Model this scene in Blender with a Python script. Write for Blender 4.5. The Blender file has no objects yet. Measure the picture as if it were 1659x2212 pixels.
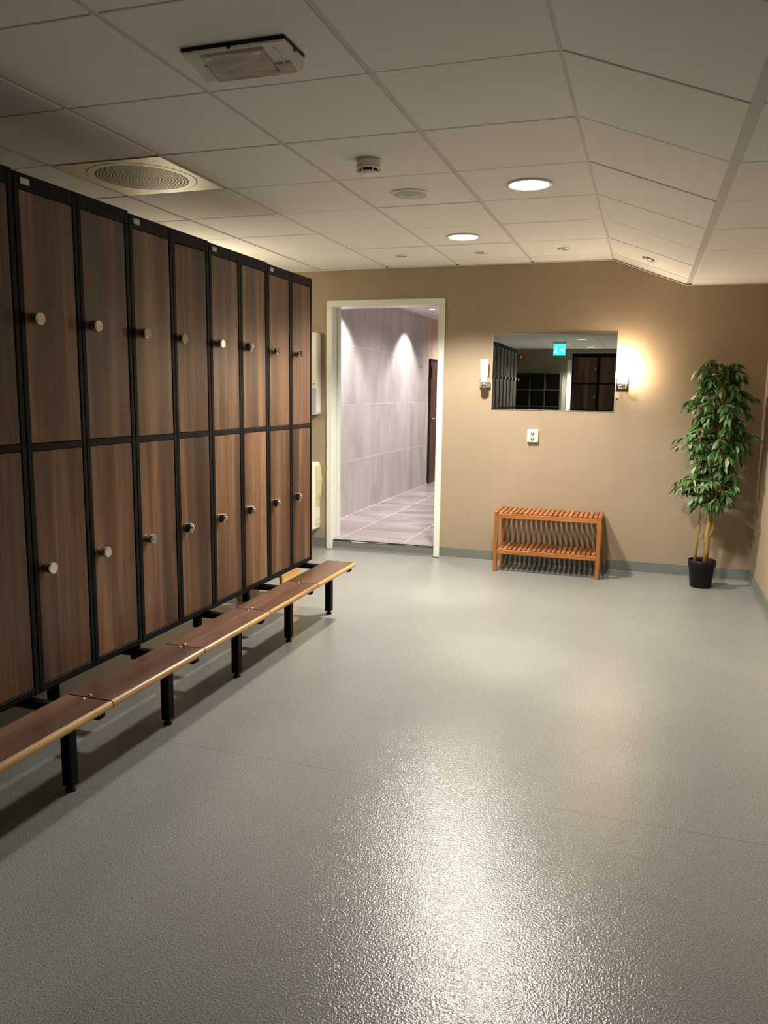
import bpy, math, random
from mathutils import Vector, Matrix
R = math.radians
rnd = random.Random(7)
S = bpy.context.scene
COL = S.collection

# ------------------------------------------------------------------ camera, world, exposure
def make_camera():
    yaw, pitch, roll, fpx = R(18.2008), R(8.6601), R(.7729), 1699.4
    fwd = Vector((-math.sin(yaw)*math.cos(pitch), math.cos(yaw)*math.cos(pitch), -math.sin(pitch)))
    right = Vector((math.cos(yaw), math.sin(yaw), 0)); up = right.cross(fwd)
    r2 = right*math.cos(roll) + up*math.sin(roll); u2 = up*math.cos(roll) - right*math.sin(roll)
    cd = bpy.data.cameras.new('camera'); c = bpy.data.objects.new('camera', cd); COL.objects.link(c)
    m = Matrix((r2, u2, -fwd)).transposed().to_4x4(); m.translation = (0, 0, 1.4)
    c.matrix_world = m
    cd.sensor_fit = 'VERTICAL'; cd.sensor_height = 24; cd.lens = fpx/2212*24; cd.clip_start = .02
    S.camera = c
make_camera()
w = bpy.data.worlds.new('world'); S.world = w; w.use_nodes = True
w.node_tree.nodes['Background'].inputs[0].default_value = (.02, .018, .015, 1)
w.node_tree.nodes['Background'].inputs[1].default_value = .2
S.view_settings.view_transform = 'Standard'; S.view_settings.look = 'None'
S.view_settings.gamma = 1; S.view_settings.use_curve_mapping = False
S.view_settings.exposure = 0.95
MAIN_W, MAIN_C = 185, (1, .935, .82)         # ceiling downlights
SCONCE_E, SCONCE_C = 95, (1, .78, .54)     # frosted glass of the burning sconce
SHOWER_W, SHOWER_C = 165, (1, .93, .90)     # spots of the shower passage

# ------------------------------------------------------------------ dimensions (metres, floor z = 0)
D = 6.456                     # far wall
XR, XL, YB = .8236, -3.5, -5.8  # right wall, left wall, back wall
ZC, ZD = 2.424, 2.219         # upper and lower ceiling
XC, XD = -.311, .233          # edges of the sloped strip
COLS = [-3.319, -2.719, -2.119, -1.519, -.919]
Y0 = 2.586                    # a ceiling joint; rows every .6
ROWS = [Y0 + .6*k for k in range(-13, 7)]
LX, LU0, LW = -1.962, 2.130, .597   # locker front plane, first joint, unit width

# ------------------------------------------------------------------ helpers
class MB:
    def __init__(s): s.v = []; s.f = []; s.mi = []; s.sm = []; s.cur = 0
    def add(s, vs, fs, smooth=False):
        o = len(s.v); s.v += [tuple(p) for p in vs]
        for f in fs: s.f.append([i+o for i in f]); s.mi.append(s.cur); s.sm.append(smooth)
        return s
    def box(s, x0, x1, y0, y1, z0, z1, c=0):
        if c <= 0:
            v = [(x, y, z) for z in (z0, z1) for y in (y0, y1) for x in (x0, x1)]
            return s.add(v, [(0, 2, 3, 1), (4, 5, 7, 6), (0, 1, 5, 4), (2, 6, 7, 3), (0, 4, 6, 2), (1, 3, 7, 5)])
        c = min(c, (x1-x0)*.49, (y1-y0)*.49, (z1-z0)*.49)
        cx, cy, cz = (x0+x1)/2, (y0+y1)/2, (z0+z1)/2; hx, hy, hz = (x1-x0)/2, (y1-y0)/2, (z1-z0)/2
        v = []; idx = {}
        for sx in (-1, 1):
            for sy in (-1, 1):
                for sz in (-1, 1):
                    for a in range(3):
                        d = [hx-c, hy-c, hz-c]; d[a] = (hx, hy, hz)[a]
                        idx[(sx, sy, sz, a)] = len(v); v.append((cx+sx*d[0], cy+sy*d[1], cz+sz*d[2]))
        f = []
        def q(l): f.append(l)
        for sx in (-1, 1): q([idx[(sx, a, b, 0)] for a, b in ((-1, -1), (1, -1), (1, 1), (-1, 1))][::sx])
        for sy in (-1, 1): q([idx[(a, sy, b, 1)] for a, b in ((-1, -1), (-1, 1), (1, 1), (1, -1))][::sy])
        for sz in (-1, 1): q([idx[(a, b, sz, 2)] for a, b in ((-1, -1), (1, -1), (1, 1), (-1, 1))][::sz])
        for sx in (-1, 1):
            for sy in (-1, 1):
                q([idx[(sx, sy, -1, 0)], idx[(sx, sy, -1, 1)], idx[(sx, sy, 1, 1)], idx[(sx, sy, 1, 0)]][::sx*sy])
        for sx in (-1, 1):
            for sz in (-1, 1):
                q([idx[(sx, -1, sz, 0)], idx[(sx, 1, sz, 0)], idx[(sx, 1, sz, 2)], idx[(sx, -1, sz, 2)]][::sx*sz])
        for sy in (-1, 1):
            for sz in (-1, 1):
                q([idx[(-1, sy, sz, 1)], idx[(-1, sy, sz, 2)], idx[(1, sy, sz, 2)], idx[(1, sy, sz, 1)]][::sy*sz])
        for sx in (-1, 1):
            for sy in (-1, 1):
                for sz in (-1, 1):
                    q([idx[(sx, sy, sz, a)] for a in range(3)][::sx*sy*sz])
        return s.add(v, f)
    def lathe(s, prof, n=32, axis='z', o=(0, 0, 0), caps=True, smooth=True):
        v = []; f = []
        for r, h in prof:
            for k in range(n):
                a = 2*math.pi*k/n; p = (r*math.cos(a), r*math.sin(a), h)
                if axis == 'x': p = (p[2], p[0], p[1])
                if axis == 'y': p = (p[1], p[2], p[0])
                v.append((p[0]+o[0], p[1]+o[1], p[2]+o[2]))
        m = len(prof)
        for i in range(m-1):
            for k in range(n):
                f.append((i*n+k, i*n+(k+1) % n, (i+1)*n+(k+1) % n, (i+1)*n+k))
        s.add(v, f, smooth)
        if caps:
            b = len(s.v)-len(v)
            for ring, rev in ((0, True), (m-1, False)):
                if prof[ring][0] > 1e-6:
                    l = [b+ring*n+k for k in range(n)]
                    s.f.append(l[::-1] if rev else l); s.mi.append(s.cur); s.sm.append(False)
        return s
    def cyl(s, r, h0, h1, n=24, axis='z', o=(0, 0, 0), c=.0):
        p = [(r, h0), (r, h1)] if not c else [(r-c, h0), (r, h0+c), (r, h1-c), (r-c, h1)]
        return s.lathe(p, n, axis, o, True, not c)
    def tube(s, pts, rad, n=8, caps=True):
        pts = [Vector(p) for p in pts]; rad = rad if isinstance(rad, (list, tuple)) else [rad]*len(pts)
        v = []; f = []; prev = None
        for i, p in enumerate(pts):
            t = (pts[min(i+1, len(pts)-1)]-pts[max(i-1, 0)]).normalized()
            if prev is None: prev = t.orthogonal().normalized()
            a = (prev - t*prev.dot(t)); a = a.normalized() if a.length > 1e-6 else t.orthogonal().normalized(); prev = a
            b = t.cross(a)
            for k in range(n):
                th = 2*math.pi*k/n; v.append(p+(a*math.cos(th)+b*math.sin(th))*rad[i])
        for i in range(len(pts)-1):
            for k in range(n): f.append((i*n+k, i*n+(k+1) % n, (i+1)*n+(k+1) % n, (i+1)*n+k))
        if caps: f.append(list(range(n))[::-1]); f.append([(len(pts)-1)*n+k for k in range(n)])
        return s.add(v, f, True)
    def prism(s, poly, a0, a1, axis='y'):
        """extrude a 2-D polygon: axis y -> poly is (x,z); axis x -> (y,z); axis z -> (x,y)"""
        n = len(poly)
        def P(p, h): return {'y': (p[0], h, p[1]), 'x': (h, p[0], p[1]), 'z': (p[0], p[1], h)}[axis]
        v = [P(p, a0) for p in poly]+[P(p, a1) for p in poly]
        f = [list(range(n)), list(range(n, 2*n))[::-1]]+[(i, i+n, (i+1) % n+n, (i+1) % n) for i in range(n)]
        return s.add(v, f)
    def mesh(s, name, mats):
        me = bpy.data.meshes.new(name); me.from_pydata(s.v, [], s.f); me.update()
        for m in (mats if isinstance(mats, (list, tuple)) else [mats]): me.materials.append(m)
        me.polygons.foreach_set('material_index', s.mi); me.polygons.foreach_set('use_smooth', s.sm)
        import bmesh
        bm = bmesh.new(); bm.from_mesh(me); bmesh.ops.recalc_face_normals(bm, faces=bm.faces); bm.to_mesh(me); bm.free()
        return me
    def build(s, name, mats, parent=None, loc=(0, 0, 0), rot=(0, 0, 0)):
        return obj(name, s.mesh(name, mats), parent, loc, rot)

def obj(name, me, parent=None, loc=(0, 0, 0), rot=(0, 0, 0)):
    o = bpy.data.objects.new(name, me); COL.objects.link(o)
    o.parent = parent; o.location = loc; o.rotation_euler = rot
    return o
def tag(o, label, cat=None, group=None, kind=None):
    o['label'] = label
    if cat: o['category'] = cat
    if group: o['group'] = group
    if kind: o['kind'] = kind
    return o
def thing(name, label, cat, loc=(0, 0, 0), rotz=0, group=None):
    o = bpy.data.objects.new(name, None); o.empty_display_size = .1; COL.objects.link(o)
    o.location = loc; o.rotation_euler = (0, 0, rotz)
    return tag(o, label, cat, group)
def struct(o, label):
    o['kind'] = 'structure'; o['label'] = label; return o
def copy_tree(o, parent=None):
    c = o.copy(); COL.objects.link(c); c.parent = parent
    for ch in list(o.children): copy_tree(ch, c)
    return c
def add_light(kind, name, parent, loc, power, color, rot=(0, 0, 0), **k):
    l = bpy.data.lights.new(name, kind); l.energy = power; l.color = color
    for a, b in k.items(): setattr(l, a, b)
    o = bpy.data.objects.new(name, l); COL.objects.link(o); o.parent = parent; o.location = loc; o.rotation_euler = rot
    return o

# ------------------------------------------------------------------ materials
def mat(name, col=(.5, .5, .5), rough=.5, metal=0., spec=.5, emit=None, estr=0., coat=0., trans=0., ior=1.45, alpha=1.):
    m = bpy.data.materials.new(name); m.use_nodes = True
    b = m.node_tree.nodes['Principled BSDF']; i = b.inputs
    i['Base Color'].default_value = (*col, 1); i['Roughness'].default_value = rough; i['Metallic'].default_value = metal
    i['Specular IOR Level'].default_value = spec; i['Coat Weight'].default_value = coat
    i['Transmission Weight'].default_value = trans; i['IOR'].default_value = ior; i['Alpha'].default_value = alpha
    if emit: i['Emission Color'].default_value = (*emit, 1); i['Emission Strength'].default_value = estr
    return m
def nodes(m):
    nt = m.node_tree; return nt, nt.nodes['Principled BSDF'], (lambda t: nt.nodes.new(t)), (lambda a, b: nt.links.new(a, b))
def coords(m, scale=(1, 1, 1), rand=0., kind='Object'):
    nt, b, N, L = nodes(m)
    tc = N('ShaderNodeTexCoord'); mp = N('ShaderNodeMapping'); mp.inputs['Scale'].default_value = scale
    L(tc.outputs[kind], mp.inputs['Vector'])
    if rand:
        oi = N('ShaderNodeObjectInfo'); mu = N('ShaderNodeVectorMath'); mu.operation = 'MULTIPLY'
        cb = N('ShaderNodeCombineXYZ')
        for k in range(3): L(oi.outputs['Random'], cb.inputs[k])
        L(cb.outputs[0], mu.inputs[0]); mu.inputs[1].default_value = (rand, rand*1.7, rand*.6); L(mu.outputs[0], mp.inputs['Location'])
    return mp.outputs[0]
def noise(m, vec, scale, detail=4, rough=.55, dist=0.):
    nt, b, N, L = nodes(m); n = N('ShaderNodeTexNoise')
    n.inputs['Scale'].default_value = scale; n.inputs['Detail'].default_value = detail
    n.inputs['Roughness'].default_value = rough; n.inputs['Distortion'].default_value = dist
    L(vec, n.inputs['Vector']); return n.outputs['Fac']
def ramp(m, fac, stops):
    nt, b, N, L = nodes(m); r = N('ShaderNodeValToRGB'); e = r.color_ramp.elements
    while len(e) < len(stops): e.new(.5)
    for k, (p, c) in enumerate(stops): e[k].position = p; e[k].color = (*c, 1)
    L(fac, r.inputs[0]); return r.outputs[0]
def mixc(m, a, b_, fac, mode='MIX'):
    nt, b, N, L = nodes(m); x = N('ShaderNodeMix'); x.data_type = 'RGBA'; x.blend_type = mode
    for s, v in ((x.inputs[6], a), (x.inputs[7], b_)):
        if isinstance(v, tuple): s.default_value = (*v, 1)
        else: L(v, s)
    if isinstance(fac, float): x.inputs[0].default_value = fac
    else: L(fac, x.inputs[0])
    return x.outputs[2]
def bump(m, h, strength, dist):
    nt, b, N, L = nodes(m); n = N('ShaderNodeBump'); n.inputs['Strength'].default_value = strength
    n.inputs['Distance'].default_value = dist; L(h, n.inputs['Height']); L(n.outputs[0], b.inputs['Normal'])
def base(m, sock): nt, b, N, L = nodes(m); L(sock, b.inputs['Base Color'])

def wood(name, axis, dark, mid, light, rough=.32, sc=1., spec=.5):
    m = mat(name, mid, rough, spec=spec)
    a = [22*sc]*3; a['xyz'.index(axis)] = 1.1*sc
    v = coords(m, tuple(a), rand=37.)
    band = noise(m, v, .32, 3, .5, .7); fine = noise(m, v, 3.2, 6, .62, .25)
    c = ramp(m, band, [(.30, dark), (.50, mid), (.70, light)])
    g = ramp(m, fine, [(.35, (.62, .58, .56)), (.62, (1.10, 1.09, 1.07))])
    base(m, mixc(m, c, g, .75, 'MULTIPLY')); bump(m, fine, .08, .001)
    return m
def speckled(name, c0, c1, c2, rough, spec=.5, sc=330., bs=0., bd=0., bsc=240.):
    m = mat(name, c1, rough, spec=spec); v = coords(m)
    n1 = noise(m, v, sc, 3, .7); n2 = noise(m, v, 1.3, 3, .5)
    c = ramp(m, n1, [(.34, c0), (.50, c1), (.68, c2)])
    base(m, mixc(m, c, ramp(m, n2, [(.3, (.9, .9, .9)), (.7, (1.04, 1.04, 1.04))]), 1., 'MULTIPLY'))
    if bs: bump(m, noise(m, v, bsc, 2, .5), bs, bd)
    return m

def make_floor_mat():
    m = speckled('vinyl_floor', (.135, .140, .130), (.255, .260, .245), (.42, .42, .395), .20, .5, 230., .52, .0029, 150.)
    nt, b, N, L = nodes(m)                                    # a welded sheet joint across the room
    tc = N('ShaderNodeTexCoord'); sx = N('ShaderNodeSeparateXYZ'); L(tc.outputs['Object'], sx.inputs[0])
    s = N('ShaderNodeMath'); s.operation = 'SUBTRACT'; s.inputs[1].default_value = 2.57; L(sx.outputs['Y'], s.inputs[0])
    a = N('ShaderNodeMath'); a.operation = 'ABSOLUTE'; L(s.outputs[0], a.inputs[0])
    l = N('ShaderNodeMath'); l.operation = 'LESS_THAN'; l.inputs[1].default_value = .0016; L(a.outputs[0], l.inputs[0])
    old = b.inputs['Base Color'].links[0].from_socket
    mm = N('ShaderNodeMath'); mm.operation = 'MULTIPLY'; mm.inputs[1].default_value = .6; L(l.outputs[0], mm.inputs[0])
    base(m, mixc(m, old, (.10, .10, .095), mm.outputs[0]))
    return m
def make_wall_mat(name, c):
    m = mat(name, c, .62, spec=.35); v = coords(m)
    n = noise(m, v, 2.2, 4, .6)
    k = ramp(m, n, [(.3, (.94, .94, .94)), (.7, (1.03, 1.03, 1.03))])
    base(m, mixc(m, tuple(c), k, 1., 'MULTIPLY')); bump(m, noise(m, v, 130, 2, .5), .25, .0012)
    return m
def make_tile_mat():
    m = mat('ceiling_tile_board', (.55, .53, .50), .85, spec=.2); v = coords(m)
    n = noise(m, v, 420, 2, .6)
    base(m, ramp(m, n, [(.3, (.68, .665, .64)), (.7, (.77, .755, .73))]))
    return m
def make_stone(name, axis, c0, c1, c2, rough):
    m = mat(name, c1, rough); sc = [5, 5, 5]; sc['xyz'.index(axis)] = 1.9
    v = coords(m, tuple(sc), rand=23.)
    a = noise(m, v, .55, 5, .55, .8); b2 = noise(m, v, 4, 5, .6, .5)
    c = ramp(m, a, [(.3, c0), (.5, c1), (.7, c2)])
    base(m, mixc(m, c, ramp(m, b2, [(.3, (.90, .90, .90)), (.7, (1.04, 1.04, 1.04))]), .8, 'MULTIPLY'))
    return m
def make_leaf_mat(name, c0, c1):
    m = mat(name, c0, .42, spec=.5); v = coords(m, (1, 1, 1), kind='Generated')
    nt, b, N, L = nodes(m); oi = N('ShaderNodeObjectInfo')
    n = noise(m, coords(m, (14, 14, 14)), 1., 2)
    base(m, mixc(m, c0, c1, n)); b.inputs['Subsurface Weight'].default_value = 0
    b.inputs['Transmission Weight'].default_value = 0
    return m

M = {}
M['floor'] = make_floor_mat()
M['skirt'] = speckled('grey_vinyl_skirting', (.11, .118, .11), (.165, .172, .158), (.24, .245, .225), .45, .4, 330.)
M['wall'] = make_wall_mat('tan_paint', (.325, .252, .174))
M['wall_back'] = make_wall_mat('olive_paint', (.30, .275, .21))
M['tile'] = make_tile_mat()
M['rail'] = mat('painted_grid', (.53, .52, .495), .6, spec=.3)
M['crossrail'] = mat('shadowed_tee', (.10, .098, .092), .7)  # tee colour darkened to paint in the shade of the tile joints
M['dark'] = mat('void_black', (.012, .012, .012), .9)
M['white'] = mat('white_lacquer', (.70, .72, .64), .32)
M['plastic'] = mat('white_plastic', (.72, .71, .66), .4)
M['cream'] = mat('cream_plastic', (.74, .72, .56), .38)
M['wood'] = wood('walnut_laminate', 'z', (.038, .018, .011), (.110, .053, .029), (.27, .145, .070), .38)
M['wood_bench'] = wood('walnut_bench_laminate', 'y', (.070, .031, .019), (.135, .063, .037), (.205, .103, .060), .32)
M['nosing'] = wood('beech_nosing', 'y', (.36, .20, .065), (.47, .27, .085), (.56, .34, .12), .35, 1.)
M['teak_x'] = wood('oiled_wood_long', 'x', (.30, .105, .022), (.42, .155, .032), (.52, .21, .05), .42)
M['teak_y'] = wood('oiled_wood_slats', 'y', (.24, .078, .025), (.36, .125, .038), (.46, .18, .06), .42)
M['teak_z'] = wood('oiled_wood_posts', 'z', (.30, .105, .022), (.42, .155, .032), (.52, .21, .05), .42)
M['pine'] = wood('pine_board', 'y', (.46, .26, .075), (.58, .34, .11), (.66, .42, .16), .45)
M['black'] = mat('black_powder_coat', (.005, .005, .0052), .5, spec=.13)
M['blackp'] = mat('black_plastic', (.006, .006, .0065), .5, spec=.3)
M['chrome'] = mat('chrome', (.78, .77, .75), .13, 1.)
M['nickel'] = mat('brushed_nickel', (.58, .56, .53), .30, 1.)
M['mirror'] = mat('mirror_silver', (.80, .82, .82), .0, 1.)
M['glassedge'] = mat('mirror_edge', (.62, .60, .50), .25)
M['lamp'] = mat('lit_diffuser', (.9, .9, .85), .5, emit=(1, .95, .84), estr=5.)
M['lampoff'] = mat('unlit_reflector', (.55, .52, .45), .3, .6)
M['sconce_on'] = mat('lit_frosted_glass', (.9, .85, .75), .5, emit=SCONCE_C, estr=SCONCE_E)
M['opal_on'] = mat('lit_opal_glass', (.9, .88, .8), .5, emit=(1, .88, .62), estr=48.)
M['frost'] = mat('frosted_glass', (.84, .80, .66), .35, spec=.5)
M['grille'] = mat('painted_vent_metal', (.58, .53, .40), .5, .1, spec=.4)
M['tilewall'] = make_stone('grey_stone_tile', 'z', (.34, .315, .30), (.42, .39, .375), (.49, .46, .445), .36)
M['tilefloor'] = make_stone('brown_stone_tile', 'x', (.17, .145, .145), (.27, .235, .235), (.38, .34, .335), .28)
M['grout'] = mat('light_grout', (.62, .595, .57), .8)
M['showwhite'] = mat('shower_white', (.70, .68, .66), .6)
M['panel'] = wood('pale_panel', 'z', (.50, .36, .26), (.58, .43, .32), (.66, .51, .40), .5)
M['darkdoor'] = wood('dark_brown_door', 'z', (.05, .022, .014), (.075, .034, .022), (.10, .05, .032), .4)
M['bark'] = wood('bark', 'z', (.20, .12, .03), (.34, .22, .065), (.46, .32, .12), .7, 2.)
M['leaf'] = [make_leaf_mat('leaf_dark', (.022, .078, .018), (.052, .145, .030)),
             make_leaf_mat('leaf_mid', (.040, .120, .026), (.08, .195, .044)),
             make_leaf_mat('leaf_pale', (.12, .17, .08), (.22, .26, .14))]
M['soil'] = mat('dark_moss', (.02, .016, .01), .95)
M['red'] = mat('red_plastic', (.42, .02, .02), .4)
M['exit'] = mat('exit_sign_face', (.1, .6, .5), .4, emit=(.03, .80, .74), estr=1.0)
M['exitmark'] = mat('exit_sign_mark', (.8, .9, .9), .4, emit=(.55, 1., .95), estr=1.1)
M['window'] = mat('smoky_lilac_window', (.42, .40, .50), .15)
M['liner'] = mat('yellowish_bin_liner', (.60, .56, .30), .5)
M['cube'] = mat('black_brown_board', (.016, .014, .012), .5)
M['torn'] = mat('torn_filler', (.66, .63, .55), .8)

# ------------------------------------------------------------------ room shell
WT = 2.75
def shell():
    struct(MB().box(XL-.2, XR+.2, YB-.2, D, -.15, 0).build('floor', M['floor']), 'speckled grey vinyl floor with a glossy hammered surface')
    f = MB(); ox0, ox1, ot = -2.627, -1.652, 2.122
    f.box(XL-.2, ox0, D, D+.17, -.15, WT).box(ox1, XR+.2, D, D+.17, -.15, WT).box(ox0, ox1, D, D+.17, ot, WT)
    struct(f.build('wall_far', M['wall']), 'tan painted wall with the doorway, mirror and sconces')
    struct(MB().box(XR, XR+.2, YB-.2, D, 0, WT).build('wall_right', M['wall']), 'tan painted side wall behind the potted tree')
    struct(MB().box(XL-.2, XL, YB-.2, D, 0, WT).build('wall_left', M['wall']), 'tan side wall hidden behind the lockers')
    struct(MB().box(XL, XR, YB-.2, YB, 0, WT).build('wall_back', M['wall_back']), 'olive wall behind the camera seen in the mirror')
    def skirt(name, poly, a0, a1, axis, lab): struct(MB().prism(poly, a0, a1, axis).build(name, M['skirt']), lab)
    h = .096
    pf = [(D, 0), (D-.022, 0), (D-.012, .004), (D-.005, .014), (D-.004, h-.002), (D-.002, h), (D, h)]
    skirt('baseboard_far', pf, -1.617, XR, 'x', 'grey coved vinyl skirting under the mirror wall')
    skirt('baseboard_left', pf, XL, -2.662, 'x', 'grey coved vinyl skirting beside the waste bin')
    pr = [(XR, 0), (XR-.022, 0), (XR-.012, .004), (XR-.005, .014), (XR-.004, h-.002), (XR-.002, h), (XR, h)]
    skirt('baseboard_right', pr, YB, D-.004, 'y', 'grey coved vinyl skirting along the right wall')
    # step up into the shower passage, skirted in the same vinyl with a torn top edge
    t = struct(MB().prism([(D+.03, 0), (D-.004, 0), (D+.008, .006), (D+.014, .02), (D+.016, .082), (D+.03, .084)], -2.612, -1.667, 'x').build('trim_1', M['skirt']), 'grey vinyl upstand of the doorway step')
    r2 = random.Random(3); top = []; bot = []
    n = 40
    for k in range(n+1):
        x = -2.60+k*.92/n; top.append((x, .088+r2.uniform(-.001, .001)))
        bot.append((x, .084-r2.uniform(0, .003)))
    e = MB(); e.prism(top+bot[::-1], D+.010, D+.03, 'y'); o = e.build('dark_joint', M['dark'], t)
    flap = [(-2.43, .083), (-2.425, .07), (-2.40, .073), (-2.30, .072), (-2.24, .077), (-2.10, .079), (-2.08, .084), (-2.3, .086)]
    MB().prism(flap, D+.011, D+.017, 'y').build('torn_edge', M['torn'], t)
    flap = [(-2.0, .083), (-1.9, .079), (-1.76, .080), (-1.69, .084), (-1.75, .087)]
    MB().prism(flap, D+.011, D+.017, 'y').build('torn_edge', M['torn'], t)
shell()

def ceiling():
    c = struct(MB().box(XL-.2, XR+.2, YB-.2, D, WT-.05, WT).build('ceiling', M['dark']), 'suspended ceiling of white square tiles with a sloped strip')
    r = random.Random(11); cache = {}
    ys = [YB]+[y for y in ROWS if y > YB+.05]+[D]
    def tile(wd, ln):
        k = (round(wd, 3), round(ln, 3))
        if k not in cache:
            cache[k] = MB().box(-wd/2, wd/2, -ln/2, ln/2, 0, .018, .0025).mesh('ceiling_tile', M['tile'])
        return cache[k]
    skip = {(-2.719, round(3.186, 3))}
    cols = [(XL, COLS[0])]+list(zip(COLS[:-1], COLS[1:]))+[(COLS[-1], XC)]
    g = .011
    for a, b in cols:
        for y0, y1 in zip(ys[:-1], ys[1:]):
            if (a, round(y0, 3)) in skip: continue
            ga, gb = (0 if a == XL else g), (.003 if b == XC else g)
            obj('ceiling_tile', tile(b-a-ga-gb, y1-y0-.006), c, ((a+ga+b-gb)/2, (y0+y1)/2, ZC+r.uniform(0, .0022)),
                (r.uniform(-.002, .002), r.uniform(-.0015, .0015), 0))
    sl = math.hypot(XD-XC, ZC-ZD); an = math.atan2(ZC-ZD, XD-XC)
    for y0, y1 in zip(ys[:-1], ys[1:]):
        obj('ceiling_tile', tile(sl-.010, y1-y0-.006), c, ((XC+XD)/2+.001, (y0+y1)/2, (ZC+ZD)/2+.003+r.uniform(0, .003)), (r.uniform(.001, .005), an, 0))
        obj('ceiling_tile', tile(XR-XD-.034, y1-y0-.006), c, ((XR+XD+.034)/2, (y0+y1)/2, ZD+r.uniform(0, .002)), (r.uniform(-.002, .002), 0, 0))
    for x in COLS:
        MB().box(x-.012, x+.012, YB, D, ZC+.007, ZC+.010).box(x-.002, x+.002, YB, D, ZC+.01, ZC+.045).build('ceiling_rail', M['rail'], c)
    MB().prism([(XC-.014, ZC+.006), (XC+.002, ZC+.006), (XC+.014, ZC+.001), (XC+.014, ZC+.004), (XC+.002, ZC+.009), (XC-.014, ZC+.009)], YB, D).build('ceiling_rail', M['rail'], c)
    MB().box(XD-.004, XD+.034, YB, D, ZD+.008, ZD+.011).build('ceiling_rail', M['rail'], c)
    for y in ys[1:-1]:                               # cross tees above the joints
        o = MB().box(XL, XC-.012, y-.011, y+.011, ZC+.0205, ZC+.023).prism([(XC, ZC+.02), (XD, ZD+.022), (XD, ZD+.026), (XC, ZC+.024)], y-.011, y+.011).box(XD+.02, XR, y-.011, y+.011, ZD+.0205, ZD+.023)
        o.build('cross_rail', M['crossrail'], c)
    # wall angles
    struct(MB().box(XL, XC, D-.016, D-.001, ZC-.005, ZC-.0005).build('trim_2', M['white']), 'white wall angle of the ceiling over the doorway')
    struct(MB().prism([(XC, ZC-.005), (XD, ZD-.005), (XD, ZD-.0005), (XC, ZC-.0005)], D-.016, D-.001).build('trim_3', M['white']), 'white wall angle under the sloped ceiling strip')
    struct(MB().box(XD, XR, D-.016, D-.001, ZD-.005, ZD-.0005).build('trim_4', M['white']), 'white wall angle of the low ceiling over the potted tree')
    struct(MB().box(XR-.016, XR-.001, YB, D-.016, ZD-.005, ZD-.0005).build('trim_5', M['white']), 'white wall angle of the low ceiling along the right wall')
ceiling()

def doorway():
    e = bpy.data.objects.new('door_1', None); COL.objects.link(e); e.location = (-2.1395, D, 0)
    struct(e, 'white framed open doorway to the shower passage')
    hw, fw, top = .5225, .052, 2.169
    for s in (-1, 1):
        a, b = sorted((s*hw, s*(hw-fw)))
        MB().box(a, b, -.016, .0, 0.004, top-fw+.0005, .003).build('frame_post', M['white'], e)
        a, b = sorted((s*(hw-.036), s*(hw-fw)))
        MB().box(a, b, .0, .168, .004, top-fw, .002).build('jamb_lining', M['white'], e)
    MB().box(-hw, hw, -.016, .0, top-fw+.0005, top, .003).build('frame_head', M['white'], e)
    MB().box(-hw+.036, hw-.036, .0, .168, top-fw, top-fw+.015, .002).build('head_lining', M['white'], e)
    for s in (-1, 1):
        a, b = sorted((s*(hw-fw), s*(hw-fw-.012)))
        MB().box(a, b, .105, .168, .09, top-fw, .002).build('door_stop', M['white'], e)
doorway()

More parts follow.
